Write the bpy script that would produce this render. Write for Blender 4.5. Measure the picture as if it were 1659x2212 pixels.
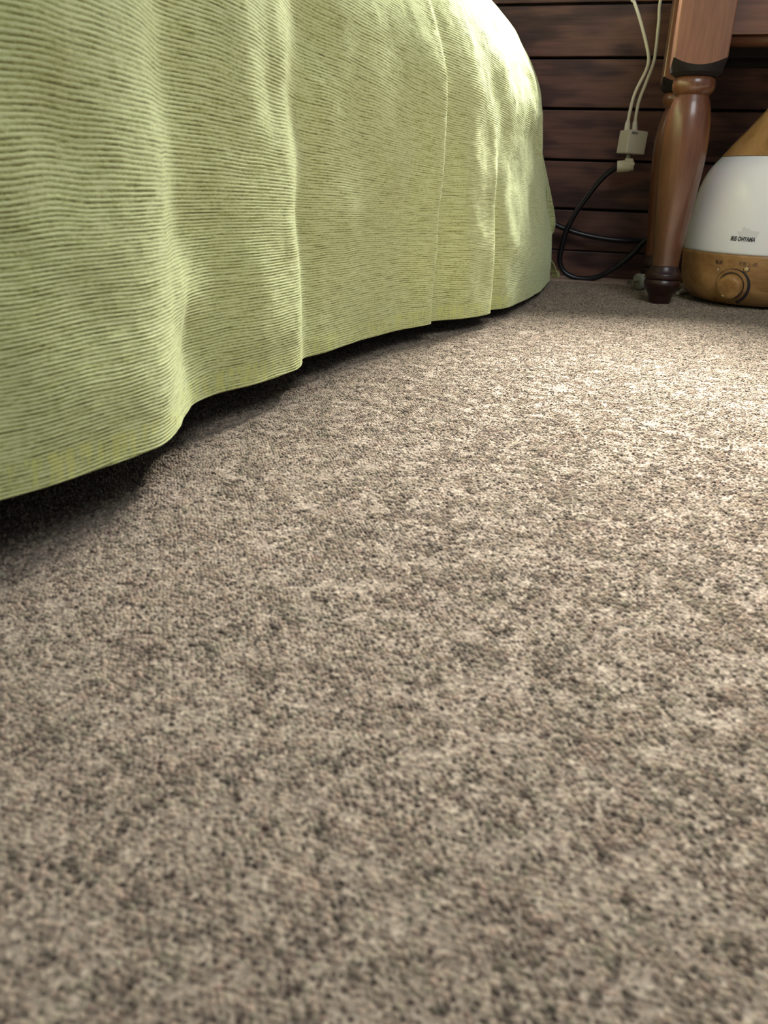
import bpy, bmesh, math, random
import numpy as np
from mathutils import Vector, Matrix
R = math.radians
for o in list(bpy.data.objects):
    bpy.data.objects.remove(o)
scene = bpy.context.scene
COL = scene.collection
random.seed(4)
rng = np.random.default_rng(7)

# ------------------------------------------------------------------ camera
IW, IH, FP, CH = 1659, 2212, 1700.0, 0.132
TH, PSI, ROLL = R(22.8), R(13.8), R(1.9)
cf = Vector((-math.sin(PSI)*math.cos(TH), math.cos(PSI)*math.cos(TH), -math.sin(TH)))
r0 = Vector((math.cos(PSI), math.sin(PSI), 0)); u0 = r0.cross(cf)
cr = r0*math.cos(ROLL) + u0*math.sin(ROLL)
cu = -r0*math.sin(ROLL) + u0*math.cos(ROLL)
cd = bpy.data.cameras.new('camera'); cam = bpy.data.objects.new('camera', cd); COL.objects.link(cam)
m = Matrix((cr, cu, -cf)).transposed().to_4x4(); m.translation = (0, 0, CH); cam.matrix_world = m
cd.sensor_fit = 'VERTICAL'; cd.lens = 4.0; cd.sensor_height = 4.0*IH/FP; cd.sensor_width = 4.0*IW/FP
cd.clip_start = 0.005; cd.clip_end = 50
cd.dof.use_dof = True; cd.dof.focus_distance = 0.62; cd.dof.aperture_fstop = 2.9
scene.camera = cam

# ------------------------------------------------------------------ light, exposure
w = bpy.data.worlds.new('world'); scene.world = w; w.use_nodes = True
w.node_tree.nodes['Background'].inputs[0].default_value = (0.86, 0.93, 1.0, 1)
w.node_tree.nodes['Background'].inputs[1].default_value = 0.17
def area(name, loc, aim, sx, sy, power, col):
    l = bpy.data.lights.new(name, 'AREA'); l.shape = 'RECTANGLE'; l.size = sx; l.size_y = sy
    l.energy = power; l.color = col
    o = bpy.data.objects.new(name, l); COL.objects.link(o); o.location = loc
    o.rotation_euler = (Vector(aim)-Vector(loc)).to_track_quat('-Z', 'Y').to_euler()
    return o
area('window_daylight', (-0.45, 2.6, 2.13), (-0.28, 0.55, 0.0), 2.2, 0.45, 930.0, (1.0, 0.96, 0.88))
area('room_daylight', (0.6, -1.1, 1.7), (0.1, 0.8, 0.1), 1.0, 0.9, 17.0, (0.95, 0.98, 1.0))
vs = scene.view_settings
vs.view_transform = 'Standard'; vs.look = 'None'; vs.exposure = 0.38; vs.gamma = 1.0; vs.use_curve_mapping = False

# ------------------------------------------------------------------ helpers
def at(x, y, Y):                      # the point of the place seen at photo pixel x, y, at depth Y
    d = cf*FP + cr*(x-IW/2) - cu*(y-IH/2)
    return Vector((0, 0, CH)) + d*(Y/d.y)
def atz(x, y, z=0.0):
    d = cf*FP + cr*(x-IW/2) - cu*(y-IH/2)
    return Vector((0, 0, CH)) + d*((z-CH)/d.z)
def mesh(name, vs_, fs, smooth=False):
    me = bpy.data.meshes.new(name); me.from_pydata([tuple(v) for v in vs_], [], fs); me.update()
    if smooth: me.polygons.foreach_set('use_smooth', [True]*len(me.polygons))
    return me
def link(name, me, mat, parent=None, loc=None, rot=None):
    o = bpy.data.objects.new(name, me); COL.objects.link(o)
    if mat is not None and not me.materials: me.materials.append(mat)
    if parent is not None: o.parent = parent
    if loc is not None: o.location = loc
    if rot is not None: o.rotation_euler = rot
    return o
def thing(name, label, cat, loc=(0, 0, 0), rz=0, group=None):
    o = bpy.data.objects.new(name, None); COL.objects.link(o); o.empty_display_size = 0.02
    o.location = loc; o.rotation_euler = (0, 0, rz); o['label'] = label; o['category'] = cat
    if group: o['group'] = group
    return o
def bm_obj(name, bm, mat, parent=None, smooth=False, **k):
    bmesh.ops.recalc_face_normals(bm, faces=bm.faces[:])
    me = bpy.data.meshes.new(name); bm.to_mesh(me); bm.free()
    if smooth: me.polygons.foreach_set('use_smooth', [True]*len(me.polygons))
    return link(name, me, mat, parent, **k)
def box_bm(x0, x1, y0, y1, z0, z1, bev=0.0, seg=2):
    bm = bmesh.new(); r = bmesh.ops.create_cube(bm, size=1)
    for v in bm.verts:
        v.co = Vector(((x0+x1)/2+v.co.x*(x1-x0), (y0+y1)/2+v.co.y*(y1-y0), (z0+z1)/2+v.co.z*(z1-z0)))
    if bev: bmesh.ops.bevel(bm, geom=bm.edges[:], offset=bev, segments=seg, affect='EDGES', profile=0.6)
    return bm
def box(name, x0, x1, y0, y1, z0, z1, mat, parent=None, bev=0.0, **k):
    return bm_obj(name, box_bm(x0, x1, y0, y1, z0, z1, bev), mat, parent, smooth=False, **k)
def lathe(name, prof, mat, parent=None, n=64, loc=None, closed=True):
    vs_, fs = [], []
    for r_, z_ in prof:
        for i in range(n):
            a = 2*math.pi*i/n; vs_.append((r_*math.cos(a), r_*math.sin(a), z_))
    for j in range(len(prof)-1):
        for i in range(n):
            k = (i+1) % n; fs.append((j*n+i, j*n+k, (j+1)*n+k, (j+1)*n+i))
    if closed:
        fs.append(tuple(range(n))[::-1]); fs.append(tuple(range((len(prof)-1)*n, len(prof)*n)))
    me = mesh(name, vs_, fs, True)
    return link(name, me, mat, parent, loc=loc)
def cr_spline(pts, per=8):
    P = [Vector(p) for p in pts]; P = [P[0]*2-P[1]] + P + [P[-1]*2-P[-2]]; out = []
    for i in range(1, len(P)-2):
        for k in range(per):
            t = k/per; a, b, c, d = P[i-1], P[i], P[i+1], P[i+2]
            out.append(0.5*((2*b)+(c-a)*t+(2*a-5*b+4*c-d)*t*t+(3*b-a-3*c+d)*t**3))
    out.append(P[-2]); return out
def smooth_prof(pts, per=5):
    return [(max(p.x, 0.0), p.y) for p in cr_spline([Vector((a, b)) for a, b in pts], per)]
def tube(name, pts, rad, mat, parent=None, per=8, n=12, spline=True):
    P = cr_spline(pts, per) if spline else [Vector(p) for p in pts]
    vs_, fs = [], []; N = len(P); nrm = None
    for i, p in enumerate(P):
        t = (P[min(i+1, N-1)]-P[max(i-1, 0)]).normalized()
        if nrm is None: nrm = t.orthogonal().normalized()
        nrm = (nrm - t*nrm.dot(t)).normalized(); b = t.cross(nrm)
        rr = rad(i/(N-1)) if callable(rad) else rad
        for k in range(n):
            a = 2*math.pi*k/n; vs_.append(p + (nrm*math.cos(a)+b*math.sin(a))*rr)
    for i in range(N-1):
        for k in range(n):
            l = (k+1) % n; fs.append((i*n+k, i*n+l, (i+1)*n+l, (i+1)*n+k))
    fs.append(tuple(range(n))[::-1]); fs.append(tuple(range((N-1)*n, N*n)))
    return link(name, mesh(name, vs_, fs, True), mat, parent)

# ------------------------------------------------------------------ materials
class NT:
    def __init__(s, name):
        s.m = bpy.data.materials.new(name); s.m.use_nodes = True; s.t = s.m.node_tree
        s.b = s.t.nodes['Principled BSDF']
    def n(s, ty, **k):
        x = s.t.nodes.new(ty)
        for a, v in k.items():
            if a.startswith('i_'):
                key = a[2:]; key = int(key) if key.isdigit() else key.replace('_', ' ')
                x.inputs[key].default_value = v
            else: setattr(x, a, v)
        return x
    def l(s, a, ao, b, bi): s.t.links.new(a.outputs[ao], b.inputs[bi])
    def set(s, **k):
        for a, v in k.items(): s.b.inputs[a.replace('_', ' ')].default_value = v
    def ramp(s, src, so, stops):
        x = s.t.nodes.new('ShaderNodeValToRGB'); e = x.color_ramp.elements
        while len(e) < len(stops): e.new(0.5)
        for k, (p, c) in enumerate(stops): e[k].position = p; e[k].color = (*c, 1)
        s.l(src, so, x, 0); return x
    def mix(s, f, a, b, mode='MIX'):
        x = s.t.nodes.new('ShaderNodeMix'); x.data_type = 'RGBA'; x.blend_type = mode
        for v, i in ((f, 0), (a, 6), (b, 7)):
            if isinstance(v, tuple) and hasattr(v[0], 'outputs'): s.t.links.new(v[0].outputs[v[1]], x.inputs[i])
            elif i == 0: x.inputs[0].default_value = v
            else: x.inputs[i].default_value = (*v, 1)
        return x
    def math(s, op, a, b=0.0, c=0.0):
        x = s.t.nodes.new('ShaderNodeMath'); x.operation = op
        for v, i in ((a, 0), (b, 1), (c, 2)):
            if isinstance(v, tuple): s.t.links.new(v[0].outputs[v[1]], x.inputs[i])
            else: x.inputs[i].default_value = v
        return x
    def bump(s, src, so, st, dist):
        x = s.n('ShaderNodeBump'); x.inputs['Strength'].default_value = st; x.inputs['Distance'].default_value = dist
        s.l(src, so, x, 'Height'); s.l(x, 0, s.b, 'Normal'); return x
def plain(name, col, rough=0.5, **k):
    q = NT(name); q.set(Base_Color=(*col, 1), Roughness=rough, **k); return q.m
def wood(name, dark, mid, light, axis, rough, scale=1.0, coat=0.0, knots=0.0, bump=0.2, spec=0.5, ring=0.45):
    q = NT(name); tc = q.n('ShaderNodeTexCoord'); oi = q.n('ShaderNodeObjectInfo')
    ad = q.n('ShaderNodeVectorMath', operation='ADD'); q.l(tc, 'Object', ad, 0)
    sc_ = q.n('ShaderNodeVectorMath', operation='SCALE'); q.l(oi, 'Random', sc_, 'Scale'); sc_.inputs[0].default_value = (7.3, 3.1, 5.7)
    q.l(sc_, 0, ad, 1)
    mp = q.n('ShaderNodeMapping'); s3 = [60*scale]*3; s3[axis] = 3.2*scale; mp.inputs['Scale'].default_value = s3; q.l(ad, 0, mp, 0)
    low = q.n('ShaderNodeMapping'); l3 = [13*scale]*3; l3[axis] = 4.0*scale; low.inputs['Scale'].default_value = l3; q.l(ad, 0, low, 0)
    n0 = q.n('ShaderNodeTexNoise', i_Scale=1.0, i_Detail=3.0); q.l(low, 0, n0, 0)
    # growth rings: contour lines of a low noise field
    k1 = q.math('MULTIPLY', (n0, 0), 26.0); k2 = q.math('SINE', (k1, 0)); k3 = q.math('MULTIPLY_ADD', (k2, 0), 0.5, 0.5)
    n1 = q.n('ShaderNodeTexNoise', i_Scale=4.0, i_Detail=6.0, i_Roughness=0.65); q.l(mp, 0, n1, 0)
    f = q.math('MULTIPLY', (k3, 0), ring); f2 = q.math('MULTIPLY_ADD', (n1, 0), 0.9, (f, 0)); f3 = q.math('SUBTRACT', (f2, 0), ring*0.5-0.05)
    rp = q.ramp(f3, 0, [(0.15, dark), (0.5, mid), (0.85, light)])
    src = (rp, 0)
    n2 = q.n('ShaderNodeTexNoise', i_Scale=0.7, i_Detail=2.0); q.l(low, 0, n2, 0)
    r2 = q.ramp(n2, 0, [(0.3, (0.82, 0.82, 0.84)), (0.7, (1.18, 1.15, 1.12))])
    mx = q.mix(1.0, src, (r2, 0), 'MULTIPLY'); src = (mx, 2)
    if knots:
        km = q.n('ShaderNodeMapping'); c3 = [13.0]*3; c3[axis] = 4.2; km.inputs['Scale'].default_value = c3; q.l(ad, 0, km, 0)
        v = q.n('ShaderNodeTexVoronoi', i_Scale=1.0); q.l(km, 0, v, 0)
        kr = q.ramp(v, 0, [(0.03, (1, 1, 1)), (0.14, (0, 0, 0))])
        kf = q.math('MULTIPLY', (kr, 0), knots)
        mx2 = q.mix((kf, 0), src, tuple(c*0.35 for c in dark)); src = (mx2, 2)
    q.t.links.new(src[0].outputs[src[1]], q.b.inputs['Base Color'])
    q.set(Roughness=rough); q.b.inputs['Coat Weight'].default_value = coat; q.b.inputs['Coat Roughness'].default_value = 0.16
    q.b.inputs['Specular IOR Level'].default_value = spec
    q.bump(n1, 0, bump, 0.0006)
    return q.m
M = {}
M['plank'] = wood('stained_plank', (0.040, 0.018, 0.015), (0.080, 0.036, 0.029), (0.16, 0.075, 0.052), 0, 0.5, ring=0.6, knots=0.4, spec=0.35)
M['leg'] = wood('varnished_pine', (0.085, 0.030, 0.014), (0.140, 0.054, 0.025), (0.20, 0.085, 0.040), 2, 0.33, scale=1.8, ring=0.10, coat=0.5, bump=0.08)
M['block'] = wood('varnished_pine_block', (0.13, 0.055, 0.030), (0.21, 0.092, 0.048), (0.28, 0.13, 0.068), 2, 0.36, scale=1.8, ring=0.10, coat=0.4, bump=0.08, knots=0.3)
M['foot'] = plain('dark_stained_wood', (0.026, 0.009, 0.007), 0.33)
M['cove_shaded_apron'] = plain('dark_cove_shaded_apron', (0.009, 0.005, 0.006), 0.8)
M['apron'] = wood('stained_table_wood', (0.07, 0.028, 0.015), (0.13, 0.055, 0.030), (0.2, 0.09, 0.05), 0, 0.35, coat=0.4, bump=0.08)
M['beige_wood'] = wood('printed_pale_wood', (0.30, 0.155, 0.052), (0.43, 0.245, 0.090), (0.53, 0.315, 0.125), 0, 0.42, scale=1.5, bump=0.03)
M['cap_wood'] = wood('printed_pale_wood_upright', (0.30, 0.16, 0.05), (0.44, 0.245, 0.085), (0.52, 0.31, 0.12), 2, 0.4, scale=1.5, bump=0.03)
q = NT('milky_plastic'); q.set(Base_Color=(0.93, 0.93, 0.95, 1), Roughness=0.14); q.b.inputs['Subsurface Weight'].default_value = 0.25; q.b.inputs['Subsurface Scale'].default_value = 0.01; M['milk'] = q.m
M['milk_grey'] = plain('grey_plastic_behind_milky_wall', (0.78, 0.78, 0.79), 0.2)
M['ink'] = plain('dark_print', (0.03, 0.03, 0.035), 0.5)
M['ink_brown'] = plain('brown_print', (0.11, 0.065, 0.035), 0.5)
M['groove'] = plain('dark_ring', (0.02, 0.018, 0.016), 0.5)
M['button'] = plain('button_plastic', (0.62, 0.45, 0.22), 0.3)
M['black'] = plain('black_cord_rubber', (0.006, 0.007, 0.010), 0.3)
M['white_cord'] = plain('off_white_cord', (0.78, 0.74, 0.60), 0.4)
M['white'] = plain('off_white_plastic', (0.70, 0.67, 0.55), 0.35)
M['cream'] = plain('cream_plastic', (0.74, 0.70, 0.50), 0.35)
M['grey_clear'] = plain('clear_grey_plastic', (0.36, 0.37, 0.32), 0.15)
M['metal'] = plain('plated_prong', (0.8, 0.8, 0.78), 0.2, Metallic=1.0)
M['void'] = plain('dark_backing', (0.006, 0.004, 0.004), 0.9)
M['subfloor'] = plain('pinkish_floor_edge', (0.52, 0.38, 0.30), 0.7)  # lightened in place of daylight falling along the wall base
M['mattress'] = plain('mattress_cloth', (0.5, 0.5, 0.45), 0.9)
M['plaster'] = plain('painted_wall', (0.55, 0.50, 0.42), 0.8)
q = NT('window_glass'); q.set(Base_Color=(1, 1, 1, 1), Roughness=0.0); q.b.inputs['Transmission Weight'].default_value = 1.0; M['glass'] = q.m

# cloth: raised chenille ribs, u runs along the rib, v across it (metres)
PITCH = 0.00190
q = NT('ribbed_green_cloth'); uv = q.n('ShaderNodeUVMap', uv_map='cloth'); sep = q.n('ShaderNodeSeparateXYZ'); q.l(uv, 0, sep, 0)
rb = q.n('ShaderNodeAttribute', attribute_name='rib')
def uvnoise(su, sv, detail=3.0, rough=0.6):
    mp = q.n('ShaderNodeMapping'); mp.inputs['Scale'].default_value = (su, sv, 1); q.l(uv, 0, mp, 0)
    n = q.n('ShaderNodeTexNoise', i_Scale=1.0, i_Detail=detail, i_Roughness=rough); q.l(mp, 0, n, 0); return n
slub = uvnoise(45, 560, 5.0, 0.72); mott = uvnoise(330, 600, 4.0); fib = uvnoise(2600, 1500, 2.0); big = uvnoise(16, 60, 2.0)
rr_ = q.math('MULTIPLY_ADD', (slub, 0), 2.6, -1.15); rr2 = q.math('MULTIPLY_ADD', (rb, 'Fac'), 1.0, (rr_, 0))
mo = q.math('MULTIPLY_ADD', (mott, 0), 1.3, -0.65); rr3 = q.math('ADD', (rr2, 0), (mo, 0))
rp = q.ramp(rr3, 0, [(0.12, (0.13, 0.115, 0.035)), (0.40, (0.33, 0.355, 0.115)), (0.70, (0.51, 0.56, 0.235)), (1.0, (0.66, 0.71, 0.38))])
fr = q.ramp(fib, 0, [(0.3, (0.82, 0.82, 0.82)), (0.7, (1.16, 1.16, 1.16))])
c1 = q.mix(1.0, (rp, 0), (fr, 0), 'MULTIPLY')
# hem: yellow upright slubs in the lowest 16 mm
hv = q.math('LESS_THAN', (sep, 1), 0.015); hs = uvnoise(330, 60, 2.0)
hr = q.ramp(hs, 0, [(0.46, (0, 0, 0)), (0.58, (1, 1, 1))]); hm = q.math('MULTIPLY', (hr, 0), (hv, 0)); hm2 = q.math('MULTIPLY', (hm, 0), 0.7)
c2 = q.mix((hm2, 0), (c1, 2), (0.62, 0.66, 0.20))
q.l(c2, 2, q.b, 'Base Color'); q.set(Roughness=0.95); q.b.inputs['Specular IOR Level'].default_value = 0.15
q.b.inputs['Sheen Weight'].default_value = 0.8; q.b.inputs['Sheen Roughness'].default_value = 0.45; q.b.inputs['Sheen Tint'].default_value = (0.9, 1.0, 0.65, 1)
hb = q.math('MULTIPLY_ADD', (mott, 0), 1.2, (fib, 0)); q.bump(hb, 0, 0.55, 0.0006)
M['cloth'] = q.m

# carpet tufts: the yarn colour is stored per tuft
q = NT('carpet_yarn'); a = q.n('ShaderNodeAttribute', attribute_name='yarn', attribute_type='INSTANCER')
tc = q.n('ShaderNodeTexCoord'); fn = q.n('ShaderNodeTexNoise', i_Scale=4.0, i_Detail=3.0); q.l(tc, 'Object', fn, 0)
fr = q.ramp(fn, 0, [(0.3, (0.72, 0.72, 0.72)), (0.7, (1.22, 1.22, 1.22))]); cm = q.mix(1.0, (a, 'Color'), (fr, 0), 'MULTIPLY')
q.l(cm, 2, q.b, 'Base Color'); q.set(Roughness=0.95); q.b.inputs['Specular IOR Level'].default_value = 0.2
q.b.inputs['Sheen Weight'].default_value = 0.2; q.bump(fn, 0, 0.5, 0.0004); M['yarn'] = q.m
q = NT('carpet_ground'); tc = q.n('ShaderNodeTexCoord'); v = q.n('ShaderNodeTexVoronoi', i_Scale=640.0); q.l(tc, 'Object', v, 0)
rp = q.ramp(v, 'Color', [(0.1, (0.12, 0.092, 0.072)), (0.5, (0.24, 0.195, 0.15)), (0.9, (0.38, 0.32, 0.25))]); q.l(rp, 0, q.b, 'Base Color')
q.set(Roughness=1.0); q.bump(v, 0, 0.8, 0.001); M['ground'] = q.m

# ------------------------------------------------------------------ the setting
YW = 1.3676
def struct(o): o['kind'] = 'structure'; return o
struct(box('floor', -1.7, 2.2, -2.6, YW+0.12, -0.05, -0.0012, M['subfloor']))
ZS, ZT, WX0, WX1 = 0.63, 1.07, -1.12, 1.05
wall = struct(box('wall_back', -1.7, 2.2, YW+0.014, YW+0.12, -0.0012, ZS-0.03, M['void']))
box('backing', -1.7, 2.2, YW+0.014, YW+0.12, ZT, 2.4, M['void'], wall)
box('backing', -1.7, WX0, YW+0.014, YW+0.12, ZS-0.03, ZT, M['void'], wall)
box('backing', WX1, 2.2, YW+0.014, YW+0.12, ZS-0.03, ZT, M['void'], wall)
zs = [0.0372, 0.1003, 0.1709, 0.2419, 0.3094, 0.3782, 0.4474, 0.5230, 0.5990]
for k in range(len(zs)-1):
    dy = random.uniform(-0.0007, 0.0007)
    box('plank', -1.15, 2.2, YW+dy, YW+0.014, zs[k]+0.0019, zs[k+1]-0.0019, M['plank'], wall, bev=0.0012)
for k in range(6):
    z = ZS-0.03+0.0933*k
    for x0, x1 in ((-1.15, WX0), (WX1, 2.2)):
        box('plank', x0, x1, YW, YW+0.014, z+0.0019, z+0.0840, M['plank'], wall, bev=0.0012)
for k in range(12):
    z = ZT+0.1*k
    box('plank', -1.15, 2.2, YW, YW+0.014, z+0.0019, z+0.0981, M['plank'], wall, bev=0.0012)
box('baseboard_back', -1.15, 2.2, YW-0.006, YW+0.0139, -0.0012, zs[0]+0.0005, M['plank'], None, bev=0.0016)['kind'] = 'structure'
struct(box('wall_left', -1.27, -1.15, -2.6, YW-0.0065, -0.0012, 2.4, M['plaster']))
win = bpy.data.objects.new('window_1', None); COL.objects.link(win); win['kind'] = 'structure'; win.location = (0, YW, ZS)
box('sill', WX0, WX1, -0.012, 0.12, -0.03, 0.0, M['plank'], win, bev=0.003)
for (x0, x1, z0, z1) in ((WX0, WX1, 0.0, 0.02), (WX0, WX1, ZT-ZS-0.02, ZT-ZS), (WX0, WX0+0.03, 0.02, ZT-ZS-0.02), (WX1-0.03, WX1, 0.02, ZT-ZS-0.02)):
    box('frame_bar', x0, x1, 0.06, 0.10, z0, z1, M['plank'], win, bev=0.002)

# ------------------------------------------------------------------ carpet
YE = 1.268
cp = thing('carpet', 'brown and beige heathered loop-pile carpet covering the floor', 'carpet', (0, 0, 0))
box('backing', -1.14, 2.0, -2.4, YE, -0.0011, -0.0002, M['ground'], cp, bev=0.0003)
PX_, PY_ = 0.00152, 0.00142
ys = np.arange(0.03, YE-0.001, PY_); xs = np.arange(-0.38, 0.62, PX_)
X, Y = np.meshgrid(xs, ys)
X = X + ((np.arange(len(ys)) % 2)*0.35*PX_)[:, None]
X = X.ravel(); Y = Y.ravel()
keep = (X < 0.17+0.36*Y) & (X > -0.24-0.10*Y)
X, Y = X[keep], Y[keep]; N = len(X)
def lownoise(x, y, cell, seed):
    g = np.random.default_rng(seed).normal(size=(256, 256)); fx = x/cell+100; fy = y/cell+100
    ix = np.floor(fx).astype(int); iy = np.floor(fy).astype(int); tx = fx-ix; ty = fy-iy
    tx = tx*tx*(3-2*tx); ty = ty*ty*(3-2*ty); G = lambda a, b: g[a % 256, b % 256]
    return (G(ix, iy)*(1-tx)+G(ix+1, iy)*tx)*(1-ty)+(G(ix, iy+1)*(1-tx)+G(ix+1, iy+1)*tx)*ty
X = X + rng.normal(0, 0.00019, N) + 0.0006*lownoise(X, Y, 0.012, 3); Y = Y + rng.normal(0, 0.00020, N) + 0.0006*lownoise(X, Y, 0.012, 4)
Z = -0.0006 + rng.normal(0, 0.00020, N) + 0.0002*lownoise(X, Y, 0.006, 5)
val = 1.0*rng.normal(size=N) + 0.42*lownoise(X, Y, 0.003, 6) + 0.06*lownoise(X, Y, 0.02, 8)
hue = 0.7*rng.normal(size=N) + 0.35*lownoise(X, Y, 0.008, 9)
t = 1/(1+np.exp(-1.4*(val+0.02)))
dark = np.array([0.060, 0.043, 0.031]); lite = np.array([0.450, 0.360, 0.262])
C3 = dark[None]*(1-t[:, None]) + lite[None]*t[:, None]
hh = np.clip(hue, -1.5, 1.5)[:, None]; C3 = C3*(1+hh*np.array([0.045, -0.025, 0.0])[None])
pm = bpy.data.meshes.new('pile_points'); pm.vertices.add(N)
pm.vertices.foreach_set('co', np.stack([X, Y, Z], 1).astype(np.float32).ravel())
ya = pm.attributes.new('yarn', 'FLOAT_COLOR', 'POINT'); ya.data.foreach_set('color', np.concatenate([C3, np.ones((N, 1))], 1).astype(np.float32).ravel())
ra = pm.attributes.new('rot', 'FLOAT_VECTOR', 'POINT')
rot = np.stack([rng.normal(0, 0.22, N), rng.normal(0.1, 0.22, N), R(-32)+rng.normal(0, 0.45, N)], 1); ra.data.foreach_set('vector', rot.astype(np.float32).ravel())
sa = pm.attributes.new('siz', 'FLOAT_VECTOR', 'POINT'); s1 = 1+rng.normal(0, 0.12, N)
siz = np.stack([0.00096*s1, 0.00064*s1, 0.00090*(1+rng.normal(0, 0.14, N))], 1); sa.data.foreach_set('vector', siz.astype(np.float32).ravel())
pile = link('pile', pm, M['yarn'], cp); pile['kind'] = 'stuff'
ng = bpy.data.node_groups.new('pile_nodes', 'GeometryNodeTree')
ng.interface.new_socket('Geometry', in_out='INPUT', socket_type='NodeSocketGeometry')
ng.interface.new_socket('Geometry', in_out='OUTPUT', socket_type='NodeSocketGeometry')
gi = ng.nodes.new('NodeGroupInput'); go = ng.nodes.new('NodeGroupOutput')
ip = ng.nodes.new('GeometryNodeInstanceOnPoints'); ico = ng.nodes.new('GeometryNodeMeshIcoSphere'); ico.inputs['Subdivisions'].default_value = 2; ico.inputs['Radius'].default_value = 1.0
sm = ng.nodes.new('GeometryNodeSetMaterial'); sm.inputs['Material'].default_value = M['yarn']; ss = ng.nodes.new('GeometryNodeSetShadeSmooth')
def nattr(nm):
    x = ng.nodes.new('GeometryNodeInputNamedAttribute'); x.data_type = 'FLOAT_VECTOR'; x.inputs['Name'].default_value = nm; return x
er = ng.nodes.new('FunctionNodeEulerToRotation'); A = nattr('rot'); B = nattr('siz')
L = ng.links.new
L(gi.outputs[0], ip.inputs['Points']); L(ico.outputs['Mesh'], ss.inputs[0]); L(ss.outputs[0], sm.inputs['Geometry']); L(sm.outputs[0], ip.inputs['Instance'])
L(A.outputs['Attribute'], er.inputs[0]); L(er.outputs[0], ip.inputs['Rotation']); L(B.outputs['Attribute'], ip.inputs['Scale'])
L(ip.outputs[0], go.inputs[0])
md = pile.modifiers.new('tufts', 'NODES'); md.node_group = ng

# ------------------------------------------------------------------ bed and bedspread
bed = thing('bed', 'low bed standing under the green bedspread', 'bed', (-0.6, 0.3, 0))
box('mattress', -0.48, 0.33, -0.76, 0.80, 0.2, 0.325, M['mattress'], bed, bev=0.03)
box('bed_frame', -0.48, 0.36, -0.82, 0.84, 0.12, 0.2, M['foot'], bed, bev=0.004)
for sx in (-0.44, 0.32):
    for sy in (-0.78, 0.80):
        box('leg', sx-0.025, sx+0.025, sy-0.025, sy+0.025, 0.0, 0.12, M['foot'], bed, bev=0.003)

# hem station x, y ; matching station of the upper curve x, y
ST = [((-1.12, -0.62), (-1.12, -0.60)), ((-0.40, -0.62), (-0.38, -0.60)), ((-0.24, -0.60), (-0.25, -0.57)), ((-0.20, -0.52), (-0.205, -0.50)), ((-0.195, -0.3), (-0.195, -0.3)),
      ((-0.192, 0.0), (-0.178, 0.0)), ((-0.186, 0.10), (-0.172, 0.10)), ((-0.188, 0.155), (-0.170, 0.16)),
      ((-0.181, 0.203), (-0.168, 0.205)), ((-0.1772, 0.222), (-0.167, 0.222)), ((-0.1737, 0.244), (-0.1655, 0.244)), ((-0.1711, 0.272), (-0.163, 0.27)),
      ((-0.1715, 0.2956), (-0.161, 0.292)), ((-0.1761, 0.3177), (-0.160, 0.315)), ((-0.1872, 0.3436), (-0.158, 0.340)), ((-0.1927, 0.3589), (-0.157, 0.358)),
      ((-0.1904, 0.3857), (-0.155, 0.385)), ((-0.1806, 0.4202), (-0.152, 0.420)), ((-0.1755, 0.4517), (-0.149, 0.450)), ((-0.1745, 0.4721), (-0.147, 0.472)),
      ((-0.1839, 0.5041), (-0.143, 0.504)), ((-0.1778, 0.5303), (-0.140, 0.530)), ((-0.1673, 0.5886), (-0.132, 0.588)), ((-0.1534, 0.6528), (-0.124, 0.648)),
      ((-0.1344, 0.701), (-0.118, 0.688)), ((-0.1400, 0.706), (-0.117, 0.695)), ((-0.1355, 0.7225), (-0.115, 0.715)), ((-0.1147, 0.7555), (-0.111, 0.752)), ((-0.0968, 0.8153), (-0.104, 0.810)),
      ((-0.1015, 0.8215), (-0.103, 0.820)), ((-0.1040, 0.8360), (-0.101, 0.836)), ((-0.0945, 0.850), (-0.0995, 0.850)), ((-0.0868, 0.866), (-0.098, 0.868)),
      ((-0.078, 0.9224), (-0.094, 0.922)), ((-0.0688, 1.0028), (-0.087, 1.00)), ((-0.0618, 1.1069), (-0.083, 1.09)), ((-0.0610, 1.18), (-0.0850, 1.15)),
      ((-0.0625, 1.2255), (-0.096, 1.185)), ((-0.070, 1.252), (-0.115, 1.212)), ((-0.095, 1.266), (-0.15, 1.228)), ((-0.2, 1.272), (-0.25, 1.235)), ((-1.12, 1.28), (-1.12, 1.24))]
def hemz(y): return float(np.interp(y, [-0.6, 0.20, 0.29, 0.47, 0.70, 0.82, 1.0, 1.22], [0.034, 0.031, 0.0242, 0.0199, 0.0161, 0.012, 0.0078, 0.0062]))
UXY = [0.0, 0.2, 0.27, 0.36, 0.45, 0.50, 0.59, 0.65, 0.70, 0.75, 0.81, 0.87]
UXX = [-0.184, -0.183, -0.182, -0.186, -0.187, -0.183, -0.163, -0.144, -0.126, -0.117, -0.106, -0.098]
H = [Vector(a) for a, b in ST]; U = [Vector((float(np.interp(b[1], UXY, UXX)) if 0.0 < b[1] < 0.88 and a[0] > -0.2 else b[0], b[1])) for a, b in ST]
def cr1(P, i, t):
    n = len(P); a = P[max(i-1, 0)]; b = P[i]; c = P[min(i+1, n-1)]; d = P[min(i+2, n-1)]
    tt = [0, 0, 0, 0]
    for k, (p, q_) in enumerate(((a, b), (b, c), (c, d))): tt[k+1] = tt[k]+max((q_-p).length, 1e-5)**0.5
    T = tt[1]+(tt[2]-tt[1])*t
    def L_(p, q_, t0, t1): return p*((t1-T)/(t1-t0))+q_*((T-t0)/(t1-t0))
    A1, A2, A3 = L_(a, b, tt[0], tt[1]), L_(b, c, tt[1], tt[2]), L_(c, d, tt[2], tt[3])
    B1, B2 = L_(A1, A2, tt[0], tt[2]), L_(A2, A3, tt[1], tt[3]); return L_(B1, B2, tt[1], tt[2])
hr_, ur_ = [], []
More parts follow.
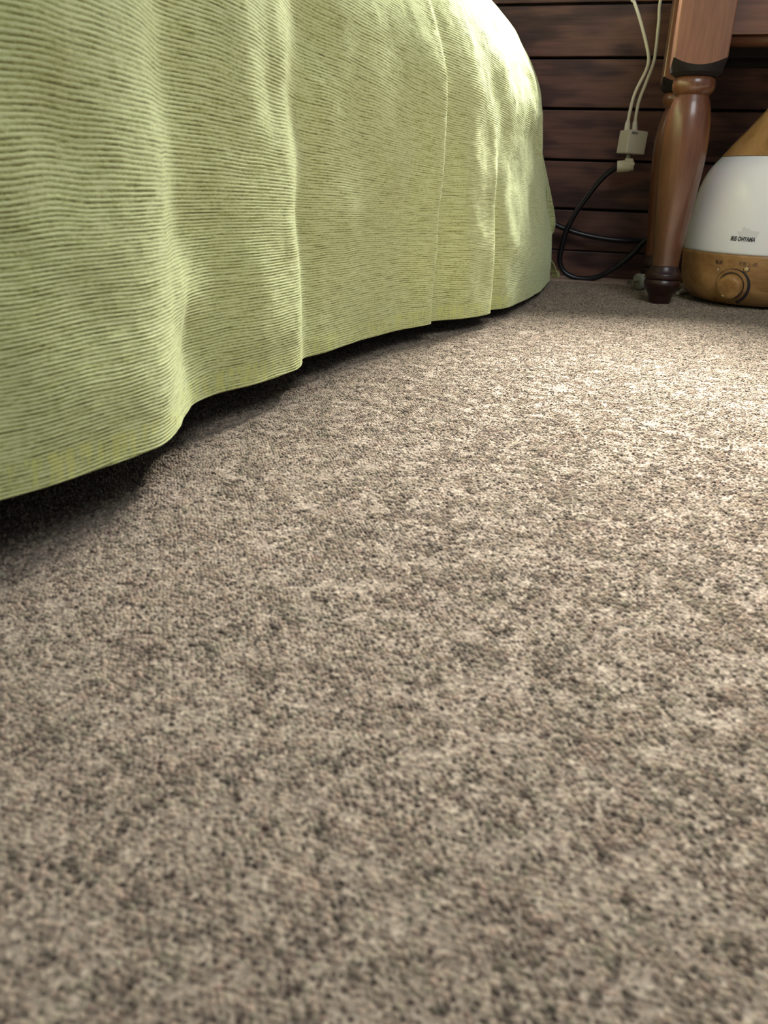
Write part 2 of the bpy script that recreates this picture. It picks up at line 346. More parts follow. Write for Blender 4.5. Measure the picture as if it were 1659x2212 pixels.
for i in range(len(H)-1):
    seg = (H[i+1]-H[i]).length; fine = H[i].y > 0.05 and H[i].x > -0.19 and H[i+1].x > -0.21 and H[i+1].y > 0.15
    fine = fine or (0.1 < H[i].y < 1.26 and H[i].x > -0.2)
    n = max(1, int(seg/(0.0025 if fine else 0.03)))
    for k in range(n):
        t = k/n; hr_.append(cr1(H, i, t)[:]); ur_.append(U[i].lerp(U[i+1], t)[:])
hr_.append(H[-1][:]); ur_.append(U[-1][:])
HR = np.array(hr_); UR = np.array(ur_); NC = len(HR)
seglen = np.r_[0, np.cumsum(np.linalg.norm(np.diff(HR, axis=0), axis=1))]
def gauss(A_, s, sig):
    out = np.empty_like(A_)
    for i in range(len(s)):
        j0 = np.searchsorted(s, s[i]-3*sig); j1 = np.searchsorted(s, s[i]+3*sig)
        w_ = np.exp(-0.5*((s[j0:j1]-s[i])/sig)**2)
        ds = np.gradient(s)[j0:j1]; w_ = w_*ds; out[i] = (w_[:, None]*A_[j0:j1]).sum(0)/w_.sum()
    return out
dsg = np.gradient(seglen)
SM = gauss(HR, seglen, 0.045); UR = gauss(UR, seglen, 0.02)
# keep far ends unsmoothed where sparse
cornerish = (np.abs(HR[:, 1]+0.6) < 0.12)
SM[cornerish] = HR[cornerish]
RES = HR-SM
HZ = np.array([hemz(y) for y in HR[:, 1]])
SIDE = (UR[:, 1] > -0.5) & (UR[:, 1] < 1.16)
def smin(a_, b_, k): return np.minimum(a_, b_) - k*np.log1p(np.exp(-np.abs(a_-b_)/k))
def inset(P, p):            # the cloth rounds over the mattress edge and runs on across its top
    if p <= 0: return P
    k = min(0.018, p*0.25)+1e-4; Q = P.copy()
    xs = np.where(SIDE, P[:, 0], np.where(UR[:, 1] > 0, -0.088, -0.20))
    Q[:, 0] = np.where(SIDE, P[:, 0]-p, smin(P[:, 0], xs-p, k))
    Q[:, 1] = np.where(UR[:, 1] > 0.3, smin(P[:, 1], 1.236-p, k), -smin(-P[:, 1], 0.60-p, k)); return Q
# rows: arc length v up the cloth -> height z and inset p
pz = np.array([(0.0, 0.0), (0.20, 0.0), (0.222, 0.003), (0.242, 0.008), (0.262, 0.017), (0.285, 0.030), (0.311, 0.051), (0.335, 0.079), (0.352, 0.112), (0.364, 0.155), (0.372, 0.21), (0.375, 0.30), (0.376, 0.53)])
vv = np.r_[0, np.cumsum(np.linalg.norm(np.diff(pz, axis=0), axis=1))]
STEP = PITCH/4
vrows = np.r_[np.arange(0, 0.42, STEP), np.arange(0.42, vv[-1], 0.02), vv[-1]]
def smooth01(t): t = np.clip(t, 0, 1); return t*t*(3-2*t)
rows = []; ribs = []
knots = lambda v_: (np.interp(v_, vv, pz[:, 0]), np.interp(v_, vv, pz[:, 1]))
# phase wander and thickness of the ribs
wan = 0.0006*lownoise(seglen, np.zeros(NC), 0.05, 21)
def row(v, extra=0.0, flat=False):
    zf, p = knots(v)
    # smooth the height profile a little
    zz = np.mean([knots(max(v+d, 0))[0] for d in (-0.012, -0.006, 0, 0.006, 0.012)]) if v > 0.1 else zf
    pp = np.mean([knots(max(v+d, 0))[1] for d in (-0.012, -0.006, 0, 0.006, 0.012)]) if v > 0.1 else p
    fade = 1-np.clip(zz/0.12, 0, 1)
    z = zz + HZ*fade
    a = 1-smooth01((zz-0.02)/0.17)
    bfold = np.interp(zz, [0, 0.06, 0.13, 0.19, 0.25, 0.30, 0.34], [1, 1.0, 0.95, 0.78, 0.48, 0.22, 0.0])
    zk = zz*np.interp(HR[:, 1], [0.60, 0.68, 0.76, 0.80, 0.87], [1.0, 1.1, 1.2, 1.8, 1.8])
    bfold = np.interp(zk, [0, 0.06, 0.13, 0.19, 0.25, 0.30, 0.34], [1, 1.0, 0.95, 0.78, 0.48, 0.22, 0.0])[:, None]
    bfold = bfold*(1+0.15*smooth01(zz/0.09)*(1-smooth01((HR[:, 1]-0.55)/0.12)))[:, None]
    bfold = bfold*(1+0.25*smooth01(zz/0.09)*smooth01((HR[:, 1]-0.62)/0.05)*(1-smooth01((HR[:, 1]-0.77)/0.04)))[:, None]
    P = inset(UR*(1-a)+SM*a + RES*bfold, pp)
    # soft slack in the cloth
    P[:, 0] += 0.0016*lownoise(seglen, np.full(NC, v), 0.035, 31)*np.interp(zz, [0, 0.1, 0.3, 0.36], [0.5, 1, 1, 0])
    return P, z
def ribprofile(v):
    zz = knots(v)[0]; k_ = float(smooth01((zz-0.06)/0.13))
    sag = SAG*k_
    ph = (v+sag+wan+0.0004*lownoise(seglen, np.full(NC, v), 0.02, 22))/PITCH
    c = 0.5-0.5*np.cos(2*np.pi*ph)
    return c**0.55
SAG = np.interp(HR[:, 1], [0.38, 0.50, 0.70, 0.95, 1.2], [0.0, 0.008, 0.032, 0.052, 0.056])
allP = []; allR = []; allV = []
# doubled hem: rows inside, then around the edge
for (v, inn) in ((0.016, 1), (0.009, 1), (0.002, 1)):
    P, z = row(v); allP.append((P, z, -0.0016)); allR.append(np.full(NC, 0.3)); allV.append(-v)
P, z = row(0.0); allP.append((P, z-0.0005, -0.0008)); allR.append(np.full(NC, 0.5)); allV.append(-0.0005)
for v in vrows:
    P, z = row(v); rbp = ribprofile(v) if v < 0.42 else np.full(NC, 0.6)
    amp = 0.00042*(1+0.35*lownoise(seglen, np.full(NC, round(v/PITCH)*PITCH), 0.006, 24)) if v < 0.42 else np.zeros(NC)
    th = 0.0
    allP.append((P, z, amp*rbp+th)); allR.append(rbp); allV.append(v)
NR = len(allP)
XYZ = np.empty((NR, NC, 3))
for j, (P, z, off) in enumerate(allP):
    t = np.gradient(P, axis=0); t /= np.linalg.norm(t, axis=1)[:, None]+1e-7
    nrm = np.stack([t[:, 1], -t[:, 0]], 1); nrm_s = nrm
    k = np.clip(np.interp(z, [0.25, 0.37], [1, 0]), 0, 1)
    o_ = off if np.ndim(off) else np.full(NC, off)
    XYZ[j, :, :2] = P + nrm_s*(o_*k)[:, None]; XYZ[j, :, 2] = z + o_*(1-k)
me = bpy.data.meshes.new('bedspread'); nv = NR*NC
me.vertices.add(nv); me.vertices.foreach_set('co', XYZ.astype(np.float32).ravel())
jj, ii = np.meshgrid(np.arange(NR-1), np.arange(NC-1), indexing='ij'); b0 = (jj*NC+ii).ravel()
quads = np.stack([b0, b0+1, b0+NC+1, b0+NC], 1).astype(np.int32); nf = len(quads)
me.loops.add(nf*4); me.loops.foreach_set('vertex_index', quads.ravel())
me.polygons.add(nf); me.polygons.foreach_set('loop_start', np.arange(0, nf*4, 4, dtype=np.int32)); me.polygons.foreach_set('loop_total', np.full(nf, 4, dtype=np.int32))
me.polygons.foreach_set('use_smooth', np.ones(nf, dtype=bool)); me.update(); me.validate()
uvl = me.uv_layers.new(name='cloth')
SV = np.array([float(smooth01((knots(max(v, 0))[0]-0.06)/0.13)) for v in allV])
UVv = np.stack([np.tile(seglen, NR), (np.array(allV)[:, None]+SV[:, None]*SAG[None]).ravel()], 1)
li = np.empty(len(me.loops), dtype=np.int32); me.loops.foreach_get('vertex_index', li); uvl.data.foreach_set('uv', UVv[li].astype(np.float32).ravel())
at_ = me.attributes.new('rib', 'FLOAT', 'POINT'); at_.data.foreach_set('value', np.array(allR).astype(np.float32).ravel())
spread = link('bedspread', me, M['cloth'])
spread['label'] = 'yellow-green ribbed bedspread hanging over the side of the bed'; spread['category'] = 'bedspread'

def ribbed_sheet(name, rows_, parent, pitch_rows=PITCH, amp=0.0004):
    """rows_: list (bottom to top) of point lists; resampled into a ribbed sheet."""
    cols = len(rows_[0]); dens_c = 5
    R_ = [cr_spline(r_, dens_c) for r_ in rows_]; nc = len(R_[0])
    colsP = [cr_spline([r_[i] for r_ in R_], 14) for i in range(nc)]; nr = len(colsP[0])
    V = np.array([[colsP[i][j][:] for i in range(nc)] for j in range(nr)])
    vlen = np.r_[0, np.cumsum(np.linalg.norm(np.diff(V[:, nc//2], axis=0), axis=1))]; n2 = int(vlen[-1]/(pitch_rows/4))+2
    vq = np.linspace(0, vlen[-1], n2); W_ = np.empty((n2, nc, 3))
    for i in range(nc):
        for c in range(3): W_[:, i, c] = np.interp(vq, vlen, V[:, i, c])
    ul = np.r_[0, np.cumsum(np.linalg.norm(np.diff(W_[n2//2], axis=0), axis=1))]
    rib = 0.5-0.5*np.cos(2*np.pi*vq/pitch_rows)
    tu = np.gradient(W_, axis=1); tv = np.gradient(W_, axis=0); nn = np.cross(tu, tv); nn /= np.linalg.norm(nn, axis=2)[:, :, None]+1e-9
    W_ = W_ + nn*(rib*amp)[:, None, None]
    fs = [(j*nc+i, j*nc+i+1, (j+1)*nc+i+1, (j+1)*nc+i) for j in range(n2-1) for i in range(nc-1)]
    m_ = mesh(name, W_.reshape(-1, 3), fs, True); l_ = m_.uv_layers.new(name='cloth')
    for lp in m_.loops:
        j, i = divmod(lp.vertex_index, nc); l_.data[lp.index].uv = (ul[i]+3.0, vq[j]+0.05)
    a_ = m_.attributes.new('rib', 'FLOAT', 'POINT'); a_.data.foreach_set('value', np.repeat(rib, nc).astype(np.float32))
    o = link(name, m_, M['cloth'], parent); s = o.modifiers.new('thickness', 'SOLIDIFY'); s.thickness = 0.0015; s.offset = -1; return o
# the fold of the spread that hangs round the foot of the bed
sil = [(250, 1150, 1140), (300, 1162, 1150), (340, 1173, 1160), (400, 1186, 1168), (430, 1192, 1168), (460, 1197.5, 1168), (482, 1199.5, 1168), (500, 1196, 1168), (512, 1189, 1172), (518, 1185, 1178)]
rows_ = []
for (py, xr, xl) in reversed(sil):
    wd = xr-1168; cx = min(1170+max(0, min(16, wd*0.52)), xr-3.5)
    rows_.append([at(xl-10, py, 1.215), at(xl+2, py, 1.228), at((xl+cx)/2+1, py, 1.243), at(cx, py, 1.236), at(cx+2.2, py, 1.246), at(max(xr-3, cx+3), py, 1.250), at(max(xr, cx+3.5), py, 1.258), at(xr-8, py, 1.272), at(xr-26, py, 1.278)])
ribbed_sheet('foot_end_fold', rows_, spread)
# light lower fold that flares out beside the floor
sil = [(476, 1171, 1162), (500, 1175, 1162), (525, 1181, 1162), (545, 1185.5, 1162), (570, 1187, 1162), (590, 1183, 1160), (606, 1176, 1156), (624, 1168, 1150)]
rows_ = [[at(xl-6, py, 1.12), at(xl+4, py, 1.135), at((xl+xr)/2+2, py, 1.150), at(xr-2, py, 1.175), at(xr, py, 1.195), at(xr-12, py, 1.215)] for (py, xr, xl) in reversed(sil)]
ribbed_sheet('lower_fold', rows_, spread)
# corner strip of the spread trailing behind on the floor
def strip(name, quad, th, mat, parent):
    a, b, c, d = [Vector(p) for p in quad]; n = (b-a).cross(d-a).normalized()*th
    vs_ = []; fs = []; K = 4
    for k in range(K+1):
        t = k/K; bow = n*(1.2*math.sin(math.pi*t))
        l_, r_ = a.lerp(d, t)+bow, b.lerp(c, t)+bow
        vs_ += [l_, r_, r_+n, l_+n]
    for k in range(K):
        o = k*4
        for s in range(4): fs.append((o+s, o+(s+1) % 4, o+4+(s+1) % 4, o+4+s))
    fs += [(3, 2, 1, 0), (K*4, K*4+1, K*4+2, K*4+3)]
    m_ = mesh(name, vs_, fs); l_ = m_.uv_layers.new(name='cloth')
    for lp in m_.loops: co = m_.vertices[lp.vertex_index].co; l_.data[lp.index].uv = (co.x+co.y, co.z+0.06)
    a_ = m_.attributes.new('rib', 'FLOAT', 'POINT'); a_.data.foreach_set('value', [0.35]*len(vs_))
    return link(name, m_, mat, parent)
e1 = atz(1190, 603, 0.001); e2 = atz(1205, 603, 0.001)
strip('corner_flap', [at(1182, 553, 1.262), at(1188, 560, 1.262), Vector((e2.x, 1.295, 0.0012)), Vector((e1.x, 1.295, 0.0012))], 0.0018, M['cloth'], spread)
strip('corner_flap', [at(1200, 585, 1.315), at(1209, 585, 1.315), at(1209, 596, 1.312), at(1203, 599, 1.312)], 0.0015, M['cloth'], spread)
strip('corner_flap', [at(1176, 600, 1.20), at(1184, 598, 1.215), atz(1169, 625, 0.001), atz(1163, 629, 0.001)], 0.0015, M['cloth'], spread)

# ------------------------------------------------------------------ low table
tb = thing('low_table', 'reddish brown wooden table with turned legs against the wall', 'table', (0, 0, 0))
LX, LY0, LY1, RX = 0.0848, 1.081, 1.25, 0.86
shaft = smooth_prof([(0.0165, 0.0415), (0.0166, 0.052), (0.0172, 0.064), (0.0203, 0.0963), (0.0240, 0.138), (0.0262, 0.169), (0.0264, 0.190), (0.0248, 0.209), (0.0222, 0.222), (0.0195, 0.230), (0.0180, 0.234)], 6)
footp = smooth_prof([(0.0130, 0.0), (0.0138, 0.004), (0.0150, 0.010), (0.0186, 0.016), (0.0214, 0.0215), (0.0220, 0.0255), (0.0205, 0.0295)], 6)
collar = [(0.0192, 0.0292), (0.0212, 0.0297), (0.0221, 0.0306), (0.0223, 0.0320), (0.0223, 0.0350), (0.0219, 0.0362), (0.0205, 0.0376), (0.0190, 0.0396), (0.0179, 0.0418), (0.0171, 0.0440), (0.0166, 0.0460)]
ringp = [(0.0180, 0.2335), (0.0200, 0.2350), (0.0222, 0.2375), (0.0235, 0.2410), (0.0238, 0.2445), (0.0232, 0.2485), (0.0215, 0.2515), (0.0195, 0.2528)]
def block(parent, hw=0.0288, z1=0.40, rc=0.0225, z0=0.2525):
    """square block whose lower end is turned: arched edge on every face"""
    n = 12; ring = []
    for s in range(4):
        for k in range(n):
            t = -1+2*k/n
            x, y = [(t, -1), (1, t), (-t, 1), (-1, -t)][s]; ring.append((x*hw, y*hw, abs(t)))
    vs_ = []; N4 = len(ring)
    for x, y, t in ring: vs_.append((x, y, z1))
    for x, y, t in ring: vs_.append((x, y, z0+0.0095+0.0075*t*t))     # arch: low in the middle of a face
    for x, y, t in ring:
        l_ = math.hypot(x, y); vs_.append((x*rc*1.24/l_, y*rc*1.24/l_, z0+0.0035))
    for x, y, t in ring:
        l_ = math.hypot(x, y); vs_.append((x*rc/l_, y*rc/l_, z0))
    fs = [tuple(range(N4))]
    for j in range(3):
        for i in range(N4):
            k = (i+1) % N4; fs.append((j*N4+i, j*N4+k, (j+1)*N4+k, (j+1)*N4+i))
    fs.append(tuple(range(3*N4, 4*N4)))
    m_ = mesh('leg_block', vs_, fs); m_.materials.append(M['block']); m_.materials.append(M['cove_shaded_apron'])
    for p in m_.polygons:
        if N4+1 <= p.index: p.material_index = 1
    o = link('leg_block', m_, None, parent)
    b_ = o.modifiers.new('edge', 'BEVEL'); b_.width = 0.0016; b_.segments = 2; b_.angle_limit = R(60); return o
def leg(x, y):
    lg = lathe('leg', shaft, M['leg'], tb, loc=(x, y, 0))
    lathe('foot', footp, M['foot'], lg); lathe('collar', collar, M['foot'], lg); lathe('ring', ringp, M['leg'], lg)
    block(lg); return lg
l1 = leg(LX, LY0)
def dup_leg(x, y):
    c = l1.copy(); COL.objects.link(c); c.location = (x, y, 0)
    for ch in l1.children: d = ch.copy(); COL.objects.link(d); d.parent = c
for p in ((LX, LY1), (RX, LY0), (RX, LY1)): dup_leg(*p)
def apron(y0, y1, mt):
    box('apron', LX+0.027, RX-0.027, y0, y1, 0.293, 0.40, mt, tb, bev=0.0015)
    P = [Vector((LX+0.0275, (y0+y1)/2, 0.288)), Vector((RX-0.0275, (y0+y1)/2, 0.288))]
    tube('bead', P, 0.0062, mt, tb, spline=False)
apron(LY0-0.012, LY0+0.006, M['apron']); apron(LY1-0.006, LY1+0.012, M['cove_shaded_apron'])  # rear apron's near-black colour carries the shade under the table
for sx in (LX, RX):
    box('side_apron', sx-0.009, sx+0.009, LY0+0.027, LY1-0.027, 0.284, 0.40, M['apron'], tb, bev=0.0015)
box('table_top', 0.050, RX+0.05, 1.036, 1.288, 0.40, 0.424, M['apron'], tb, bev=0.004)

# ------------------------------------------------------------------ humidifier
HX, HY = 0.205, 1.145
hum = thing('humidifier', 'drop-shaped humidifier with milky white tank and wood-look base and cap', 'humidifier', (HX, HY, 0), 0)
prof_base = smooth_prof([(0.060, 0.0030), (0.070, 0.0036), (0.079, 0.0080), (0.0868, 0.0165), (0.0915, 0.0280), (0.0940, 0.0430), (0.0955, 0.0636)], 6)
prof_tank = smooth_prof([(0.0955, 0.0640), (0.0953, 0.080), (0.0941, 0.0966), (0.0918, 0.1150), (0.0893, 0.1300), (0.0848, 0.1467), (0.0780, 0.1605), (0.0686, 0.1722)], 6)
prof_cap = smooth_prof([(0.0684, 0.1727), (0.0545, 0.1914), (0.0440, 0.2037), (0.0345, 0.2160), (0.0253, 0.2282), (0.0165, 0.2400), (0.0090, 0.2520), (0.0035, 0.2600), (0.0005, 0.2620)], 6)
base = lathe('base', [(0.0, 0.003)]+prof_base+[(0.094, 0.0638)], M['beige_wood'], hum, 96, closed=False)
tank = lathe('water_tank', [(0.094, 0.0639)]+prof_tank, M['milk'], hum, 96, closed=False)
cap = lathe('cap', prof_cap, M['cap_wood'], hum, 96, closed=False)
lathe('underside', [(0.055, 0.0), (0.057, 0.0035)], M['groove'], hum, 48)
allprof = prof_base+prof_tank+prof_cap
pzs = [p[1] for p in allprof]; prs = [p[0] for p in allprof]
A0 = math.atan2(-HY, -HX)                       # azimuth from the axis towards the viewer
def surf(s, z, off=0.0003, a_c=0.0):            # s: arc position to the right of the camera-facing line
    r_ = float(np.interp(z, pzs, prs)); a_ = A0 + a_c + s/0.0935
    sl = (np.interp(z+0.002, pzs, prs)-np.interp(z-0.002, pzs, prs))/0.004; nz = -sl/math.hypot(1, sl); nr = 1/math.hypot(1, sl)
    return Vector(((r_+off*nr)*math.cos(a_), (r_+off*nr)*math.sin(a_), z+off*nz))
def s_of(px_, py_):                             # arc position and height of a mark seen at photo pixel
    o = Vector((0, 0, CH)); d = (cf*FP+cr*(px_-IW/2)-cu*(py_-IH/2)).normalized(); t = 0.9
    for _ in range(400):
        p = o+d*t; r_ = math.hypot(p.x-HX, p.y-HY)-float(np.interp(p.z, pzs, prs))
        if r_ < 0.00002: break
        t += max(r_*0.6, 0.00001)
    a_ = math.atan2(p.y-HY, p.x-HX)-A0; a_ = (a_+math.pi) % (2*math.pi)-math.pi
    return a_*0.0935, p.z
def wrap(name, verts, faces, mat, parent, s0, z0, off):
    return link(name, mesh(name, [surf(s0+v[0], z0+v[1], off) for v in verts], faces), mat, parent)
def text_on(name, txt, size, mat, parent, px_, py_, tilt=0.0, shear=0.0, bold=0.0, sx=1.0):
    cu_ = bpy.data.curves.new(name, 'FONT'); cu_.body = txt; cu_.size = size; cu_.align_x = 'CENTER'; cu_.align_y = 'CENTER'
    cu_.shear = shear; cu_.offset = bold; cu_.resolution_u = 3
    o = bpy.data.objects.new(name, cu_); COL.objects.link(o); dg = bpy.context.evaluated_depsgraph_get(); dg.update()
    m_ = bpy.data.meshes.new_from_object(o.evaluated_get(dg)); bpy.data.objects.remove(o)
    s0, z0 = s_of(px_, py_); c_, s_ = math.cos(tilt), math.sin(tilt)
    V = [(v.co.x*sx*c_-v.co.y*s_, v.co.x*sx*s_+v.co.y*c_) for v in m_.vertices]
    F_ = [tuple(p.vertices) for p in m_.polygons]
    return wrap(name, V, F_, mat, parent, s0, z0, 0.00025)
text_on('logo_lettering', 'IRIS OHYAMA', 0.0068, M['ink'], tank, 1604, 517, shear=0.12, bold=0.00030, sx=0.66)
text_on('panel_lettering', '電源', 0.0050, M['ink_brown'], base, 1553, 567, bold=0.00008)
text_on('panel_lettering', '照明', 0.0050, M['ink_brown'], base, 1604, 571, bold=0.00008, sx=0.8)
text_on('panel_lettering', '入', 0.0048, M['ink_brown'], base, 1619, 573, bold=0.00008, sx=0.7)
text_on('panel_lettering', '/切', 0.0050, M['ink_brown'], base, 1631, 573, bold=0.00008, sx=0.85)
text_on('panel_lettering', '切', 0.0042, M['ink_brown'], base, 1545, 645, bold=0.00006)
text_on('panel_lettering', '強', 0.0042, M['ink_brown'], base, 1597, 651, bold=0.00006)
def arc_mark(name, r0_, r1_, a0, a1, mat, parent, c, off=0.0003):
    n = 40; V, F_ = [], []
    for k in range(n+1):
        t = k/n; a = a0+(a1-a0)*t; w0, w1 = r0_(t), r1_(t)
        V += [(w0*math.cos(a), w0*math.sin(a)), (w1*math.cos(a), w1*math.sin(a))]
    for k in range(n): F_.append((2*k, 2*k+1, 2*k+3, 2*k+2))
    return wrap(name, V, F_, mat, parent, c[0], c[1], off)
kc = s_of(1578.5, 617)
arc_mark('volume_arc', lambda t: 0.0195, lambda t: 0.0199+0.0032*smooth01(max(0, (t-0.30)/0.45)), R(188), R(-72), M['ink'], base, kc)
arc_mark('knob_gap', lambda t: 0.0142, lambda t: 0.0158, R(0), R(360), M['groove'], base, kc)
# knob: turned on its own axis, pointing out of the base
kp = surf(kc[0], kc[1], 0.0); kn = (surf(kc[0], kc[1], 0.01)-kp).normalized()
kq = kn.to_track_quat('Z', 'Y')
def knobby(name, prof, mat, p, parent, n=48):
    o = lathe(name, prof, mat, parent, n); o.location = p; o.rotation_mode = 'QUATERNION'; o.rotation_quaternion = kq; return o
knob = knobby('knob', [(0.0146, -0.004), (0.0146, 0.004), (0.0144, 0.0075), (0.0137, 0.0092), (0.0124, 0.0102), (0.009, 0.0106), (0.002, 0.0107)], M['cap_wood'], kp, base)
dot = lathe('pointer', [(0.0016, 0.0), (0.0016, 0.0004), (0.0010, 0.0007)], M['button'], knob, 20); dot.location = (0, 0, 0)
loc_dir = kq.inverted() @ Vector((math.sin(A0)*0.45, -math.cos(A0)*0.45, -1)).normalized()
dot.location = Vector((loc_dir.x, loc_dir.y, 0)).normalized()*0.0105 + Vector((0, 0, 0.0100))
bs = s_of(1612.5, 581.5); bp = surf(bs[0], bs[1], 0.0)
kq = (surf(bs[0], bs[1], 0.01)-bp).normalized().to_track_quat('Z', 'Y')
knobby('button_ring', [(0.0034, -0.001), (0.0034, 0.0005), (0.0031, 0.0006)], M['groove'], bp, base, 24)
knobby('button', [(0.0028, -0.001), (0.0028, 0.0016), (0.0024, 0.0024), (0.0012, 0.0029), (0.0003, 0.0030)], M['button'], bp, base, 24)
s0, z0 = s_of(1551, 582); p_ = surf(s0, z0, 0)
kq = (surf(s0, z0, 0.01)-p_).normalized().to_track_quat('Z', 'Y'); knobby('lamp', [(0.0009, -0.001), (0.0009, 0.0003), (0.0003, 0.0005)], M['milk'], p_, base, 16)
# the grey float seen through the milky wall above the lettering, and its stem
def poly_on(name, pix, mat, parent, off=0.00012):
    pts = [s_of(*p) for p in pix]; cx = sum(p[0] for p in pts)/len(pts); cz = sum(p[1] for p in pts)/len(pts)
    ring = []
    for a_, b_ in zip(pts, pts[1:]+pts[:1]):
        for k in range(6): ring.append((a_[0]+(b_[0]-a_[0])*k/6-cx, a_[1]+(b_[1]-a_[1])*k/6-cz))
    n = len(ring); V = [(0, 0)]; F_ = []
    for q_ in range(1, 9): V += [(x*q_/8, z*q_/8) for x, z in ring]
    F_ += [(0, 1+k, 1+(k+1) % n) for k in range(n)]
    for q_ in range(7): F_ += [(1+q_*n+k, 1+(q_+1)*n+k, 1+(q_+1)*n+(k+1) % n, 1+q_*n+(k+1) % n) for k in range(n)]
    return wrap(name, V, F_, mat, parent, cx, cz, off)
poly_on('float', [(1592, 500), (1601, 500), (1605, 491), (1609, 489), (1613, 494), (1619, 493), (1623, 499), (1642, 501), (1637, 509), (1634, 515), (1597, 513)], M['milk_grey'], tank)

# ------------------------------------------------------------------ cables and plugs
chg = thing('usb_charger', 'square cream power adapter hanging by its cords before the planks', 'charger', at(1361, 333, 1.30), R(-19))
chg.rotation_euler = (0, R(3.0), R(27))
cw = 0.0295
body = bm_obj('body', box_bm(-cw/2, cw/2, -cw/2, cw/2, 0.0, 0.0305, 0.0022, 3), M['white'], chg)
def txt_mesh(name, s, size, mat, parent, loc, rot, bold=0.0):
    cu_ = bpy.data.curves.new(name, 'FONT'); cu_.body = s; cu_.size = size; cu_.align_x = 'CENTER'; cu_.align_y = 'CENTER'; cu_.offset = bold; cu_.resolution_u = 3
    o = bpy.data.objects.new(name, cu_); COL.objects.link(o); dg = bpy.context.evaluated_depsgraph_get(); dg.update()
    m_ = bpy.data.meshes.new_from_object(o.evaluated_get(dg)); bpy.data.objects.remove(o)
    return link(name, m_, mat, parent, loc=loc, rot=rot)
txt_mesh('printed_mark', 'NO1', 0.0046, M['ink'], body, (-0.0060, -cw/2-0.0002, 0.0262), (R(90), 0, 0), 0.0002)
stem = lathe('stem', [(0.0030, -0.0105), (0.0030, 0.0)], M['grey_clear'], chg, 20)
stem.location = (-0.002, 0, 0.0005)
for k, (px_, py_) in enumerate([(1353.5, 290), (1371, 290)]): pass
cabs = [[(1364, -12), (1370, 4), (1381, 37), (1393, 81), (1400, 115), (1401, 132), (1395, 154), (1373, 198), (1362, 235), (1356, 266)],
        [(1430, -10), (1423, 48), (1417, 106), (1411, 138), (1395, 180), (1382, 213), (1375, 242), (1371.5, 266)]]
lab = ['left of two thin cream cords leading down into the square charger', 'right of two thin cream cords leading down into the square charger']
for k, pts in enumerate(cabs):
    P = [at(x, y, 1.298+0.004*k+(0.022*k+0.01)*max(0.0, 1-y/190.0)) for x, y in pts]
    top = P[0]; ox = (-0.045, 0.05)[k]
    pre = [Vector((top.x+ox, 1.43, 0.6325)), Vector((top.x+ox, 1.375, 0.6330)), Vector((top.x+ox*0.95, 1.350, 0.624)), Vector((top.x+ox*0.8, 1.338, 0.56)), Vector((top.x+ox*0.35, 1.325+0.006*k, 0.45))]
    c = thing('charging_cord', lab[k], 'cord', P[-1])
    q_ = [p-P[-1] for p in pre+P]
    tube('cord', q_, 0.0022, M['white_cord'], c)
    e = at([1353.5, 1370][k], 291, 1.298)-P[-1]
    d_ = e.normalized(); Lb = e.length
    bt = lathe('strain_relief', [(0.0028, -0.003), (0.0033, 0.0)]+[(0.0034+0.0009*i/7+(0.0003 if i % 2 else -0.0002), Lb*0.72*i/7) for i in range(1, 8)]+[(0.0046, Lb*0.74), (0.0048, Lb*1.0)], M['white_cord'], c, 20)
    bt.rotation_mode = 'QUATERNION'; bt.rotation_quaternion = d_.to_track_quat('Z', 'Y')

ec = thing('extension_cord', 'thick black cord looping down to the floor from a cream socket head', 'cord', at(1352, 370, 1.30))
o0 = ec.location.copy()
pl = [(1336, 361), (1322, 367), (1296, 390), (1266, 428), (1241, 464), (1223, 500), (1213, 535), (1209, 562), (1215, 583), (1234, 597), (1262, 602.5), (1292, 598), (1322, 583), (1350, 563), (1376, 540), (1398, 516)]
P = [at(x, y, 1.300+0.012*math.sin(i/15*math.pi)) for i, (x, y) in enumerate(pl)]
for p in P: p.z = max(p.z, -0.0025)
P += [at(1418, 508, 1.322), at(1420, 516, 1.340), at(1400, 520, 1.345), at(1370, 521, 1.343), at(1330, 518.5, 1.341), at(1290, 513, 1.340), at(1250, 504, 1.339), at(1215, 492, 1.337), at(1190, 481, 1.335), at(1150, 470, 1.333)]
P += [Vector((P[-1].x-0.12, 1.33, 0.03)), Vector((P[-1].x-0.3, 1.33, 0.003))]
tube('cord', [p-o0 for p in P], 0.0041, M['black'], ec)
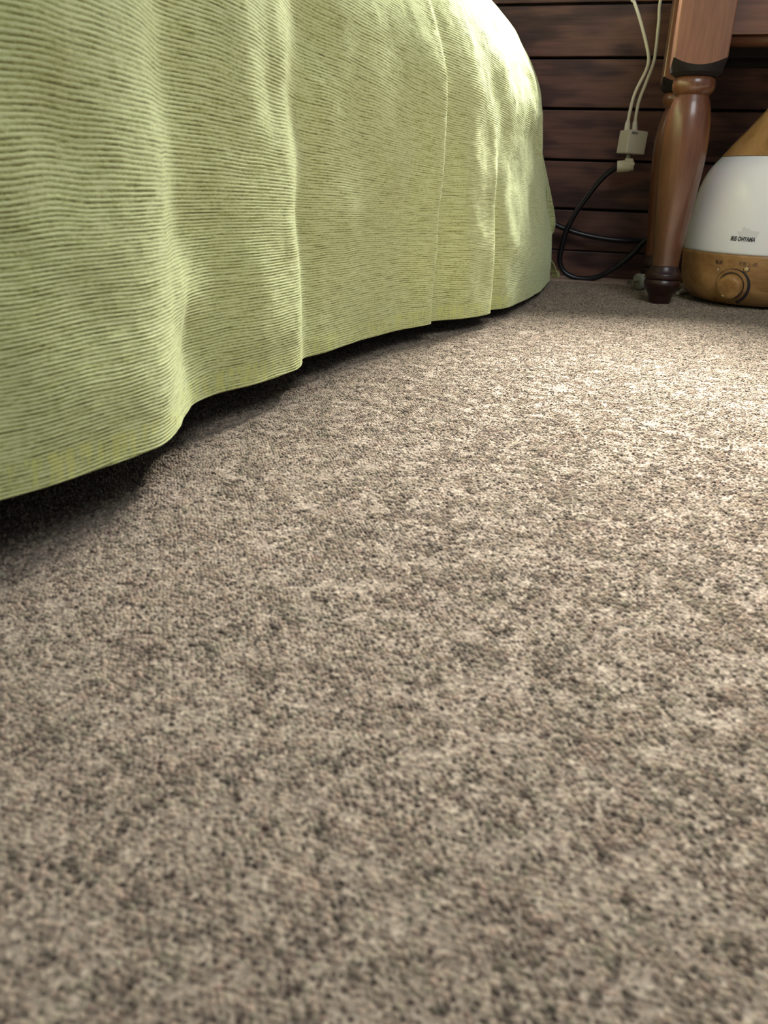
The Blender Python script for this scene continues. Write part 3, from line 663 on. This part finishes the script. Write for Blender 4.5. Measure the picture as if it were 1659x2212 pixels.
# socket head: short fat cylinder with a flat block, cord leaving to the left
a_ = at(1333, 360, 1.298)-o0; b_ = at(1369, 357, 1.298)-o0
hd = tube('socket_head', [a_, a_+(b_-a_)*0.06, a_.lerp(b_, 0.25), a_.lerp(b_, 0.5), a_.lerp(b_, 0.9), b_], lambda t: (0.0080 if t < 0.75 else 0.0074) if t < 0.98 else 0.006, M['cream'], ec, per=4, n=20)
mid = a_.lerp(b_, 0.62)
bm_obj('collar', box_bm(-0.0045, 0.0065, -0.0045, 0.0045, 0.005, 0.0098, 0.001), M['cream'], ec, loc=mid)
bm_obj('ridge', box_bm(-0.0075, 0.0095, -0.0086, -0.006, 0.0005, 0.0045, 0.0006), M['cream'], ec, loc=mid)
bm_obj('cord_hole', box_bm(-0.001, 0.0002, -0.005, 0.005, -0.005, 0.005, 0.0002), M['void'], ec, loc=a_+Vector((-0.0002, 0, 0)))

pg = thing('mains_plug', 'pale two-pin plug lying on the carpet behind the table leg', 'plug', atz(1380, 627, 0), 0)
o0 = pg.location.copy(); o0.z = 0; pg.location = o0
axd = Vector((0.72, 0.55, 0.10)).normalized(); qd = axd.to_track_quat('Z', 'Y'); c0 = Vector((-0.004, -0.002, 0.0115))
def pp(name, prof, mat, p, n=24, par=pg):
    o = lathe(name, prof, mat, par, n); o.location = p; o.rotation_mode = 'QUATERNION'; o.rotation_quaternion = qd; return o
pp('face_plate', [(0.0085, 0.0), (0.0112, 0.0008), (0.0114, 0.004), (0.0105, 0.006)], M['grey_clear'], c0)
pp('body', [(0.0098, 0.005), (0.0100, 0.009), (0.0080, 0.014), (0.0055, 0.019), (0.0042, 0.024)], M['cream'], c0)
sidev = (qd @ Vector((1, 0, 0)))
for sgn in (-1, 1):
    b = bm_obj('prong', box_bm(-0.0008, 0.0008, -0.003, 0.003, -0.013, 0.001, 0.0004), M['metal'], pg); b.rotation_mode = 'QUATERNION'; b.rotation_quaternion = qd
    b.location = c0 + (qd @ Vector((0.0055*sgn, 0, 0)))
end = c0+axd*0.024
g1 = atz(1466, 634, 0.003)-o0
tube('cord', [end-axd*0.003, end+axd*0.010, Vector((0.118, 1.285, 0.004))-o0, Vector((0.135, 1.262, 0.0028))-o0, Vector((0.126, 1.225, 0.003))-o0, g1, g1+Vector((0.004, 0.014, 0.0)), Vector((0.165, 1.262, 0.003))-o0, Vector((0.20, 1.272, 0.006))-o0, Vector((0.205, 1.25, 0.016))-o0, Vector((0.205, 1.2365, 0.022))-o0], 0.0026, M['white_cord'], pg)
